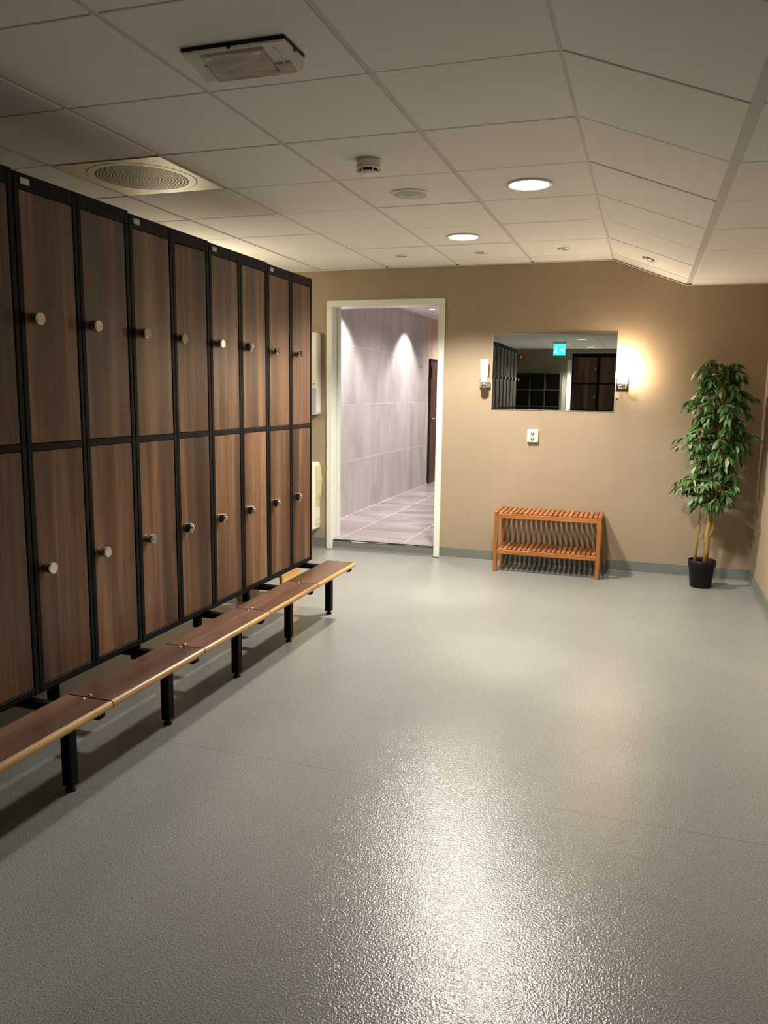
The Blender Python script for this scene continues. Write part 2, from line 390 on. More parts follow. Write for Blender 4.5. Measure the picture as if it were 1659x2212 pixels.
def shower():
    wx, z0, zc = -2.97, .090, 2.434
    r = random.Random(5)
    wl = struct(MB().box(wx-.15, wx-.0012, D+.17, 10.872, 0, zc+.1).build('wall_shower', M['grout']), 'grey stone tiled wall of the shower passage')
    ys = [D+.17]+[7.05+.603*k for k in range(7)]; ys[-1] = 10.87
    zs = [z0, .672, 1.272, 1.872, zc]
    cache = {}
    for a, b in zip(ys[:-1], ys[1:]):
        for c, d in zip(zs[:-1], zs[1:]):
            k = (round(b-a, 3), round(d-c, 3))
            if k not in cache: cache[k] = MB().box(-.009, 0, -(b-a)/2+.0022, (b-a)/2-.0022, -(d-c)/2+.0022, (d-c)/2-.0022, .001).mesh('wall_tile', M['tilewall'])
            obj('wall_tile', cache[k], wl, (wx+r.uniform(-.0006, .0006), (a+b)/2, (c+d)/2))
    fl = struct(MB().box(-3.2, -.6, D+.03, 14.2, -.05, z0-.0012).build('floor_shower', M['grout']), 'brown stone tiled floor of the shower passage')
    xs = [-2.966, -2.555, -1.965, -1.365, -.9]; fy = [D+.03]+[6.99+.6*k for k in range(12)]
    c2 = {}
    for a, b in zip(xs[:-1], xs[1:]):
        for c, d in zip(fy[:-1], fy[1:]):
            k = (round(b-a, 3), round(d-c, 3))
            if k not in c2: c2[k] = MB().box(-(b-a)/2+.0025, (b-a)/2-.0025, -(d-c)/2+.0025, (d-c)/2-.0025, -.008, 0, .001).mesh('floor_tile', M['tilefloor'])
            obj('floor_tile', c2[k], fl, ((a+b)/2, (c+d)/2, z0+r.uniform(-.0005, .0003)))
    struct(MB().box(-3.2, -.6, D+.17, 14.2, zc, zc+.1).build('ceiling_shower', M['showwhite']), 'white ceiling of the shower passage')
    struct(MB().box(-.9, -.7, D+.17, 14, 0, zc).build('wall_shower_right', M['tilewall']), 'tiled side wall of the shower passage out of view')
    struct(MB().box(-3.2, -.7, 14, 14.2, 0, zc).build('wall_shower_end', M['tilewall']), 'end wall of the shower passage out of view')
    # pale wooden panelling with the dark door
    w = struct(MB().box(wx-.15, wx-.012, 10.872, 14, 0, zc).build('wall_shower_panel', M['showwhite']), 'pale wood panelling beyond the tiles')
    dy0, dy1, dt = 11.03, 11.93, 1.86
    y = 10.875
    while y < 13.9:
        e = min(y+.098, 14)
        z = z0 if (e <= dy0+.02 or y >= dy1) else dt+.02
        MB().box(wx-.012, wx, y, e-.003, z, zc-.002, .002).build('panel_board', M['panel'], w); y += .098
    d = bpy.data.objects.new('door_2', None); COL.objects.link(d); d.location = (wx, dy0, z0); struct(d, 'dark brown door in the shower passage')
    MB().box(-.02, .014, .03, dy1-dy0-.03, .006, dt-z0-.02, .003).build('door_leaf', M['darkdoor'], d)
    f = MB().box(-.012, .02, 0, .03, 0, dt-z0+.02, .002).box(-.012, .02, dy1-dy0-.03, dy1-dy0, 0, dt-z0+.02, .002).box(-.012, .02, .03, dy1-dy0-.03, dt-z0-.015, dt-z0+.02, .002)
    f.build('door_frame', M['blackp'], d)
    hh = MB(); hh.cyl(.011, .014, .055, 16, 'x', (0, .10, .94)); hh.tube([(.05, .095, .94), (.055, .14, .94), (.055, .24, .94)], .010, 10)
    hh.build('handle', M['chrome'], d)
    MB().box(.02, .034, .006, .022, 1.52, 1.68, .003).build('hinge', M['blackp'], d)
    # hook on the tiles
    k = thing('wall_hook', 'small chrome hook on the grey stone tiles inside the doorway', 'hook', (wx, 10.54, 1.755))
    MB().cyl(.018, 0, .006, 20, 'x', c=.001).build('rosette', M['chrome'], k)
    MB().tube([(.005, 0, 0), (.04, 0, -.002), (.05, 0, .012)], [.006, .006, .009], 10).build('peg', M['chrome'], k)
    labs = [(-2.62, 7.48, 'round spotlight over the near stone tiles inside the doorway'), (-2.62, 9.79, 'round spotlight visible in the shower passage ceiling'),
            (-1.55, 8.6, 'added fill spotlight on the far side of the shower passage'), (-2.05, 11.7, 'added fill spotlight deep in the shower passage')]  # these two are added fill, brightening the tiled floor and the pale panelling
    for i, (x, y, lb) in enumerate(labs):
        t = thing('shower_spotlight', lb, 'spotlight', (x, y, zc), group='shower passage spotlights')
        MB().lathe([(.034, -.001), (.034, -.004), (.044, -.005), (.047, -.002), (.047, 0)], 28, caps=False).build('ring', M['chrome'], t)
        MB().cyl(.034, -.003, -.001, 24).build('lens', M['lamp'], t)
        add_light('SPOT', 'shower_spot_light', t, (0, 0, -.01), SHOWER_W*(.62 if i < 2 else .72), SHOWER_C, spot_size=R(106 if i < 2 else 158), spot_blend=.42 if i < 2 else .5, shadow_soft_size=.03)
shower()

# ------------------------------------------------------------------ ceiling fittings
def downlight(x, y, lab, power, z=ZC):
    t = thing('ceiling_downlight', lab, 'downlight', (x, y, z), group='round ceiling downlights')
    MB().lathe([(.094, .002), (.096, -.004), (.104, -.008), (.112, -.006), (.115, 0), (.094, .004)], 48, caps=False).build('trim_ring', M['plastic'], t)
    MB().lathe([(0, -.005), (.05, -.0045), (.094, -.002), (.096, .001), (0, .001)], 48, caps=False).build('diffuser', M['lamp'], t)
    add_light('SPOT', 'downlight_light', t, (0, 0, -.012), power, MAIN_C, spot_size=R(136), spot_blend=.42, shadow_soft_size=.09)
downlight(-.615, 4.100, 'lit round downlight nearest the sloped ceiling strip', MAIN_W)
downlight(-1.219, 5.310, 'lit round downlight nearest the doorway wall', MAIN_W*1.45)
downlight(-1.219, -2.514, 'lit round downlight behind the camera, upper of two in the mirror', MAIN_W*1.6)
downlight(-1.219, -4.914, 'lit round downlight by the back wall, lower of two in the mirror', MAIN_W*1.6)

def aisle_lamp():
    t = thing('wall_lamp', 'round opal wall lamp in the aisle hidden behind the lockers', 'lamp', (XL, 5.35, 1.86))
    MB().cyl(.06, .0005, .02, 32, 'x', c=.003).build('wall_plate', M['chrome'], t)
    MB().tube([(.015, 0, -.02), (.07, 0, -.02), (.09, 0, .0)], .008, 12).build('arm', M['chrome'], t)
    MB().lathe([(.02, -.085), (.055, -.065), (.08, -.03), (.085, 0), (.08, .03), (.055, .065), (0, .085)], 32, o=(.10, 0, .08)).build('opal_globe', M['opal_on'], t)
aisle_lamp()

def small_spots():
    slope = math.atan2(ZC-ZD, XD-XC)
    for i, (x, y, z, ry, lb) in enumerate([(-1.833, 5.91, ZC, 0, 'leftmost small unlit spotlight in the last ceiling row'), (-1.222, 5.91, ZC, 0, 'small unlit spotlight in the row behind the lit downlight'),
            (-.624, 5.90, ZC, 0, 'small unlit spotlight just left of the ceiling fold'), (-.050, 5.88, 2.3265, slope, 'small unlit spotlight on the sloped ceiling strip')]):
        t = thing('recessed_spotlight', lb, 'spotlight', (x, y, z), group='small recessed spotlights'); t.rotation_euler = (0, ry, 0)
        MB().lathe([(.027, .001), (.027, -.004), (.036, -.007), (.043, -.004), (.044, 0)], 32, caps=False).build('ring', M['nickel'], t)
        MB().lathe([(0, -.0005), (.012, -.001), (.027, -.003), (.028, .0005), (0, .0005)], 28, caps=False).build('lens', M['lampoff'], t)
small_spots()

def fittings():
    # blank speaker disc
    t = thing('ceiling_speaker', 'flat round grey cover plate in the ceiling beside the smoke detector', 'speaker', (-1.238, 4.125, ZC))
    MB().lathe([(.088, -.003), (.090, -.007), (.100, -.006), (.104, 0)], 48, caps=False).build('rim', M['plastic'], t)
    MB().lathe([(0, -.0065), (.086, -.006), (.089, -.003), (0, -.002)], 48, caps=False).build('cover', mat('grey_cover', (.40, .40, .385), .5), t)
    MB().box(-.018, .018, -.002, .002, -.0075, -.006).build('slot', M['blackp'], t)
    # smoke detector
    t = thing('smoke_detector', 'white round smoke detector hanging under the ceiling', 'smoke detector', (-1.245, 3.500, ZC))
    MB().lathe([(.056, 0), (.056, -.030), (.053, -.033), (.030, -.033)], 40, caps=True).build('base', M['plastic'], t)
    MB().lathe([(.040, -.033), (.040, -.052)], 32).build('chamber', M['blackp'], t)
    f = MB().lathe([(.056, -.033), (.0575, -.037), (.054, -.040), (.040, -.040)], 40, caps=False)
    for k in range(6):
        a = 2*math.pi*k/6+.2; ca, sa = math.cos(a), math.sin(a)
        f.tube([(.054*ca, .054*sa, -.036), (.042*ca, .042*sa, -.054)], .0045, 6)
    f.lathe([(.043, -.050), (.043, -.055), (.036, -.060), (0, -.061)], 32, caps=True); f.build('cage', M['plastic'], t)
    # emergency luminaire
    t = thing('emergency_light', 'rectangular emergency light with clear cover and black back plate on the ceiling', 'emergency light', (-1.237, 2.320, ZC))
    hx, hy = .174, .074
    MB().box(-hx, hx, -hy, hy, -.011, 0, .002).build('back_plate', M['blackp'], t)
    def zz(y): return -.016-.030*(y+hy)/(2*hy)           # wedge: thin towards the camera side, deep at the far side
    def slab(x0, x1, y0, y1, top, off, ix=0., iy=0.):
        b = [(x0, y0), (x1, y0), (x1, y1), (x0, y1)]; c = [(x0+ix, y0+iy), (x1-ix, y0+iy), (x1-ix, y1-iy), (x0+ix, y1-iy)]
        v = [(x, y, top(y)) for x, y in b]+[(x, y, zz(y)-off) for x, y in c]
        return MB().add(v, [(3, 2, 1, 0), (4, 5, 6, 7)]+[(k, (k+1) % 4, 4+(k+1) % 4, 4+k) for k in range(4)])
    slab(-hx+.002, hx-.002, -hy+.002, hy-.002, lambda y: -.010, 0., .003, .002).build('housing', M['plastic'], t)
    lm = mat('scuffed_clear_cover', (.42, .36, .29), .12, spec=.6, coat=.4)
    vv = coords(lm, (4, 16, 16)); n1 = noise(lm, vv, 1.1, 4, .6, 1.6)
    base(lm, ramp(lm, n1, [(.3, (.36, .31, .26)), (.5, (.50, .44, .38)), (.7, (.64, .59, .53))]))
    e = slab(-.118, .098, -hy+.014, hy-.003, lambda y: zz(y)+.004, .007, .005, .003); lens = e.build('clear_cover', lm, t)
    slab(-.128, -.117, -.012, hy-.003, lambda y: zz(y)+.004, .006, .002, .002).build('cover_wing', lm, lens)
    slab(.097, .150, .018, hy-.003, lambda y: zz(y)+.004, .006, .002, .002).build('cover_wing', lm, lens)
    for x in (-.092, .072):
        slab(x-.010, x+.010, -hy+.018, -hy+.030, lambda y: zz(y), .010).build('clip', M['plastic'], lens)
    slab(.128, .133, -.050, hy-.004, lambda y: zz(y)+.002, .005).build('rib', M['plastic'], t)
    MB().cyl(.006, -hy-.001, -hy+.004, 12, 'y', (-.01, 0, -.013)).build('screw', M['blackp'], t)
    MB().cyl(.006, hx-.004, hx+.001, 12, 'x', (0, .0, -.013)).build('screw', M['blackp'], t)
    # round perforated vent in its own metal tile
    t = thing('ceiling_vent', 'square metal ceiling tile with a round perforated air vent', 'vent', (-2.419, 3.486, ZC))
    n = 96; pl = MB(); ri, hx = .262, .2885
    v = []; f = []
    for k in range(n):
        a = 2*math.pi*k/n; ca, sa = math.cos(a), math.sin(a); m = hx/max(abs(ca), abs(sa))
        v += [(ri*ca, ri*sa, 0), (m*ca, m*sa, 0), (m*ca, m*sa, .018), (ri*ca, ri*sa, .018)]
    for k in range(n):
        p, q = 4*k, 4*((k+1) % n)
        for i in range(4): f.append((p+i, q+i, q+(i+1) % 4, p+(i+1) % 4))
    pl.add(v, f); pl.build('frame_plate', M['grille'], t)
    MB().cyl(.27, .030, .034, 64).build('duct_backing', M['dark'], t)
    g = MB(); r0 = .258
    def ring(ra, rb, z=-.001):
        vv = []; ff = []; nn = 96
        for k in range(nn):
            a = 2*math.pi*k/nn; vv += [(ra*math.cos(a), ra*math.sin(a), z), (rb*math.cos(a), rb*math.sin(a), z), (rb*math.cos(a), rb*math.sin(a), z+.0006), (ra*math.cos(a), ra*math.sin(a), z+.0006)]
        for k in range(nn):
            p, q = 4*k, 4*((k+1) % nn)
            for i in range(4): ff.append((p+i, q+i, q+(i+1) % 4, p+(i+1) % 4))
        g.add(vv, ff)
    ring(.222, r0)
    step = .0155
    for i in range(14):
        rb = .222-i*step; ra = rb-step
        if ra < .004: break
        ring(max(ra, .002), ra+step*.33)
        cnt = max(5, int(2*math.pi*(ra+step*.7)/.0165))
        for k in range(cnt):
            a = 2*math.pi*k/cnt+i*.37; ca, sa = math.cos(a), math.sin(a); hw = .0016
            x0, x1 = ra+step*.31, rb+.0005
            P = [(x0, -hw), (x1, -hw), (x1, hw), (x0, hw)]
            g.add([(p*ca-q*sa, p*sa+q*ca, -.0008) for p, q in P]+[(p*ca-q*sa, p*sa+q*ca, -.0003) for p, q in P],
                  [(3, 2, 1, 0), (4, 5, 6, 7), (0, 1, 5, 4), (1, 2, 6, 5), (2, 3, 7, 6), (3, 0, 4, 7)])
    g.build('perforated_disc', M['grille'], t)
fittings()

# ------------------------------------------------------------------ left locker row
def knob_round():
    k = MB(); k.lathe([(.016, 0), (.016, .010)], 28, 'x', caps=False); k.lathe([(.0195, .010), (.0205, .034), (.0205, .040)], 28, 'x'); k.lathe([(.0205, .040), (.019, .042)], 28, 'x', smooth=False); return k.mesh('lock_knob', M['chrome'])
def knob_oval():
    k = MB(); n = 20; prof = [(0, 0, .013, .020), (.008, 0, .013, .020), (.010, 0, .015, .023), (.034, 0, .016, .024), (.038, 0, .013, .021)]
    v = []; f = []
    for x, _, ry, rz in prof:
        for i in range(n):
            a = 2*math.pi*i/n; v.append((x, ry*math.copysign(abs(math.cos(a))**.7, math.cos(a)), rz*math.copysign(abs(math.sin(a))**.7, math.sin(a))))
    for j in range(len(prof)-1):
        for i in range(n): f.append((j*n+i, j*n+(i+1) % n, (j+1)*n+(i+1) % n, (j+1)*n+i))
    f.append([(len(prof)-1)*n+i for i in range(n)]); k.add(v, f, False)
    k.lathe([(.010, .038), (.010, .043), (.008, .045), (0, .045)], 16, 'x', (0, 0, .004), caps=False)
    return k.mesh('lock_knob', M['chrome'])

def lockers():
    zb, zt, zm0, zm1 = .341, 2.079, 1.184, 1.207
    H = zt-zb; mid = LW/2
    body = MB()
    body.box(-.54, -.024, .002, LW-.002, 0, H)
    st, ms, tr, br = .024, .021, .050, .022
    for a, b in ((.002, st), (mid-ms, mid-.0012), (mid+.0012, mid+ms), (LW-st, LW-.002)):
        body.box(-.026, 0, a, b, 0, H, .0015)
    for a, b in ((0, br), (zm0-zb, zm1-zb), (H-tr, H)):
        for c, d in ((st, mid-ms), (mid+ms, LW-st)): body.box(-.026, -.001, c, d, a, b, .001)
    bme = body.mesh('carcass', M['black'])
    dw = mid-ms-st-.003
    def door(h): return MB().box(-.017, 0, -dw, 0, 0, h, .0014).mesh('door', M['wood'])
    hu, hl = (zt-tr)-zm1-.004, zm0-(zb+br)-.004
    du, dl = door(hu), door(hl); kr, ko = knob_round(), knob_oval()
    pm = MB().box(.0, .0012, .032, .072, H-.034, H-.014, .0004).mesh('number_plate', mat('pale_plate', (.50, .50, .48), .5))
    labs = ['walnut two-tier locker unit nearest the doorway', 'walnut two-tier locker unit, second from the doorway end', 'walnut two-tier locker unit third from the doorway, one upper door ajar',
            'walnut two-tier locker unit, fourth from the doorway end', 'walnut two-tier locker unit cut off by the left photo edge', 'walnut two-tier locker unit seen only in the mirror, second from its free end', 'walnut two-tier locker unit at the free end of the row in the mirror']
    dz = [-.010, -.005, -.001, .006, .010, .004, 0]
    for i in range(7):
        y = LU0+LW*(3-i)
        t = thing('locker', labs[i], 'locker', (LX, y, zb), group='row of walnut lockers')
        # sits on levelling rails, tiny height differences as in the row
        obj('carcass', bme, t)
        for j in range(2):
            hy = (mid-ms-.0015) if j == 0 else (LW-st-.0015)
            for up in (0, 1):
                ang = 0
                if i == 2 and j == 1 and up: ang = R(-3.2)
                o = obj('door', du if up else dl, t, (-.003, hy, (zm1-zb+.002) if up else br+.002), (0, 0, ang))
                if i == 2 and j == 1 and up: o['label'] = 'walnut door standing slightly ajar'
                oval = (i in (0, 1, 2) and not (i == 2 and j == 0)) and (not up or (i == 1 and j == 1))
                obj('lock_knob', ko if oval else kr, o, (0, -dw+.027, (1.622-zm1-.002) if up else (.778-zb-br-.002)))
        obj('number_plate', pm, t)
        t.scale = (1, 1, (H+dz[i])/H)
lockers()

def benches():
    yb, pitch = 4.536, LW
    zs, th = .3416, .026
    xf, xb = -1.673, -1.865
    b = MB().box(xb, xf-.012, -pitch+.0025, -.0025, zs-th, zs, .0015).mesh('seat_board', M['wood_bench'])
    prof = [(xf-.012, zs-th-.001)]+[(xf-.013+.0145*math.sin(a), zs-th/2-.0005+.0145*-math.cos(a)) for a in [math.pi*k/8 for k in range(1, 8)]]+[(xf-.012, zs)]
    no = MB().prism(prof, -pitch+.003, -.003).mesh('nosing', M['nosing'])
    sc = MB().lathe([(.0075, 0), (.0068, .003), (.004, .0046), (0, .005)], 14, caps=False).mesh('screw', M['chrome'])
    leg = MB().box(-.02, .02, -.02, .02, .022, zs-th-.030, .003).mesh('leg', M['black'])
    foot = MB().lathe([(.018, 0), (.018, .010), (.010, .013), (.010, .024)], 20).mesh('foot', M['blackp'])
    cross = MB().box(-2.47, xf-.022, -.02, .02, zs-th-.030, zs-th, .006).mesh('crossbar', M['black'])
    rail = MB().box(-.02, .02, -pitch+.001, -.001, zs-th, zs-.001, .002).mesh('locker_rail', M['black'])
    labs = ['bench section at the doorway end of the locker row', 'bench section second from the doorway end', 'bench section third from the doorway end', 'bench section fourth from the doorway end',
            'foremost bench section running out of the photo at left', 'bench section beside the camera, beyond the left photo edge', 'bench section at the free end of the locker row']
    for i in range(7):
        t = thing('locker_bench', 'walnut topped '+labs[i], 'bench', (0, yb-i*pitch, 0), group='bench sections along the lockers')
        s = obj('seat_board', b, t); obj('nosing', no, s)
        for y in (-.018, -pitch+.018): obj('screw', sc, s, (-1.782, y, zs))
        if i == 0: pass
        for x in (-1.842, -2.43):
            l = obj('leg', leg, t, (x, -.030, 0)); obj('foot', foot, l)
        obj('crossbar', cross, t, (0, -.030, 0))
        for x in (-2.02, -2.43): obj('locker_rail', rail, t, (x, 0, 0))
        if i == 6: 
            l = obj('leg', leg, t, (-1.842, -pitch+.03, 0)); obj('foot', foot, l)
    t = thing('pine_step', 'light pine step stool on the floor behind the bench end', 'stool', (-2.37, 4.73, 0))
    MB().box(-.17, .17, -.165, .165, .188, .212, .003).build('top_board', M['pine'], t)
    for s in (-1, 1): MB().box(s*.158-.010, s*.158+.010, -.155, .155, 0, .188, .002).build('side_board', M['pine'], t)
benches()

# ------------------------------------------------------------------ far wall objects
def wall_things():
    # mirror
    t = thing('wall_mirror', 'frameless rectangular mirror on the tan wall between the sconces', 'mirror', (-.7249, D, 1.5730))
    hw, hh = .4849, .2992
    MB().box(-hw, hw, -.007, -.001, -hh, hh).build('backing', M['glassedge'], t)
    MB().add([(-hw+.002, -.0075, -hh+.002), (hw-.002, -.0075, -hh+.002), (hw-.002, -.0075, hh-.002), (-hw+.002, -.0075, hh-.002),
              (-hw+.002, -.007, -hh+.002), (hw-.002, -.007, -hh+.002), (hw-.002, -.007, hh-.002), (-hw+.002, -.007, hh-.002)],
             [(0, 1, 2, 3), (7, 6, 5, 4), (0, 4, 5, 1), (1, 5, 6, 2), (2, 6, 7, 3), (3, 7, 4, 0)]).build('silvered_glass', M['mirror'], t)
    # sconces
    for on, x, lab in ((0, -1.262, 'unlit frosted glass wall sconce left of the mirror'), (1, -.190, 'burning wall sconce right of the mirror')):
        t = thing('wall_sconce', lab, 'sconce', (x, D, 1.482), group='sconces beside the mirror')
        MB().box(-.047, .047, -.010, -.0005, -.047, .047, .002).build('wall_plate', M['chrome'], t)
        MB().tube([(0, -.008, -.012), (0, -.045, -.012)], .009, 14).build('arm', M['chrome'], t)
        MB().lathe([(.028, -.034), (.032, -.032), (.032, .010), (.029, .010), (.029, -.026), (0, -.026)], 32, o=(0, -.078, 0), caps=False).lathe([(0, -.034), (.028, -.034)], 32, o=(0, -.078, 0), caps=False).build('cup', M['chrome'], t)
        MB().lathe([(.026, -.024), (.0275, .0), (.0305, .09), (.0325, .192), (.0305, .192), (.0285, .09), (.024, -.022)], 36, o=(0, -.078, 0), caps=False).build('glass_shade', M['sconce_on'] if on else M['frost'], t)
        if not on: MB().lathe([(.012, -.02), (.014, .05), (.013, .10), (0, .112)], 20, o=(0, -.078, 0)).build('bulb', M['plastic'], t)
        for s in (-1, 1): MB().tube([(s*.028, -.078, .012), (s*.043, -.078, .014)], .003, 8).build('clip_pin', M['chrome'], t)
    # double socket
    t = thing('wall_socket', 'cream double wall socket under the mirror', 'socket', (-.860, D, 1.066))
    MB().box(-.044, .044, -.030, -.0005, -.053, .053, .006).build('housing', M['cream'], t)
    ds = mat('socket_well', (.30, .29, .22), .5)
    for z in (-.021, .021):
        s = MB().lathe([(.0195, -.031), (.0195, -.0285), (.017, -.0285), (.017, -.031)], 28, 'y', (0, 0, z), caps=True)
        s.build('socket_ring', M['cream'], t)
        p = MB().lathe([(0, -.0312), (.0165, -.0312), (.0165, -.0302), (0, -.0302)], 28, 'y', (0, 0, z), caps=False); w = p.build('socket_well', ds, t)
        for s2 in (-1, 1): MB().cyl(.003, -.0318, -.031, 12, 'y', (s2*.0085, 0, z)).build('pin_hole', M['blackp'], w)
    MB().cyl(.003, -.0312, -.029, 12, 'y').build('cover_screw', M['nickel'], t)
    tag(MB().lathe([(.0035, -.012), (.0035, -.004), (.0065, -.0015), (.0065, -.0003)], 12, 'y', (-.223, D, 1.371)).build('wall_screw', M['blackp']), 'tiny black screw in the wall below the burning sconce', 'screw')
    # towel dispenser left of the doorway
    def rbox(x0, x1, z0, z1, y0, y1, r, dome=.012):
        pts = []
        for cx, cz, a0 in ((x1-r, z1-r, 0), (x0+r, z1-r, 90), (x0+r, z0+r, 180), (x1-r, z0+r, 270)):
            for k in range(7): a = R(a0+15*k); pts.append((cx+r*math.cos(a), cz+r*math.sin(a)))
        m = MB(); n = len(pts); cx, cz = (x0+x1)/2, (z0+z1)/2; rings = [(y1, 1.), (y0+dome, 1.), (y0+dome*.4, 1-dome*.25/(x1-x0)), (y0, 1-dome*1.2/(x1-x0))]
        v = []; f = []
        for y, s in rings:
            for p in pts:
                dx, dz = p[0]-cx, p[1]-cz; k = (1-s)*(x1-x0)
                v.append((p[0]-math.copysign(min(abs(dx), k), dx), y, p[1]-math.copysign(min(abs(dz), k), dz)))
        for j in range(3):
            for i in range(n): f.append((j*n+i, j*n+(i+1) % n, (j+1)*n+(i+1) % n, (j+1)*n+i))
        f.append([3*n+i for i in range(n)]); f.append(list(range(n))[::-1]); return m.add(v, f)
    t = thing('towel_dispenser', 'tall white towel dispenser with smoky window beside the doorway', 'dispenser', (-2.84, D, 1.195))
    rbox(-.145, .120, 0, .708, -.075, -.001, .030, .016).build('housing', M['plastic'], t)
    MB().box(-.12, .106, -.0775, -.070, .016, .232, .003).build('window', M['window'], t)
    MB().cyl(.005, -.0775, -.070, 14, 'y', (.085, 0, .268)).build('keyhole', M['blackp'], t)
    t = thing('waste_bin', 'white wall-hung waste bin with a yellowish liner beside the doorway', 'waste bin', (-2.86, D, .180))
    rbox(-.16, .132, 0, .60, -.150, -.001, .024, .014).build('body', M['plastic'], t)
    l = MB(); r = random.Random(9); n = 12
    poly = [(-.13, .575)]+[(.139+.012*math.sin(k*.5)+r.uniform(0, .006), .57-.52*k/n) for k in range(n+1)]+[(-.13, .05)]
    l.prism([(a, b) for a, b in poly], -.105, -.004, 'y'); l.build('bag_liner', M['liner'], t)
wall_things()

def shoe_rack():
    x0, x1, y0, y1, H = -1.088, -.270, 6.100, 6.432, .484
    t = thing('shoe_rack', 'orange slatted wooden shoe rack bench against the tan wall', 'shoe rack', ((x0+x1)/2, (y0+y1)/2, 0))
    W, Dp = x1-x0, y1-y0; lw = .030
    for sx in (-1, 1):
        for sy in (-1, 1):
            cx, cy = sx*(W/2-lw/2), sy*(Dp/2-lw/2)
            MB().box(cx-lw/2, cx+lw/2, cy-lw/2, cy+lw/2, 0, H-.0255, .003).build('leg', M['teak_z'], t)
        for z0, z1, nm in ((H-.025, H, 'arm_rail'), (.150, .182, 'side_rail')):
            a = lw/2
            cx = sx*(W/2-lw/2)
            if nm == 'arm_rail': MB().box(cx-a, cx+a, -Dp/2, Dp/2, z0, z1, .004).build(nm, M['teak_y'], t)
            else: MB().box(cx-.009, cx+.009, -Dp/2+lw, Dp/2-lw, z0, z1, .002).build(nm, M['teak_y'], t)
    for z0, z1 in ((.434, .468), (.145, .180)):
        for sy in (-1, 1):
            cy = sy*(Dp/2-.011)
            MB().box(-W/2+lw, W/2-lw, cy-.009, cy+.009, z0, z1, .002).build('long_rail', M['teak_x'], t)
    n = 20; sp = (W-2*lw)/n; gap = .010
    sm = MB().box(-sp/2+gap/2, sp/2-gap/2, -Dp/2+.004, Dp/2-.004, 0, .012, .002).mesh('slat', M['teak_y'])
    for z in (.4685, .1805):
        for k in range(n): obj('slat', sm, t, (-W/2+lw+sp*(k+.5), 0, z))
shoe_rack()

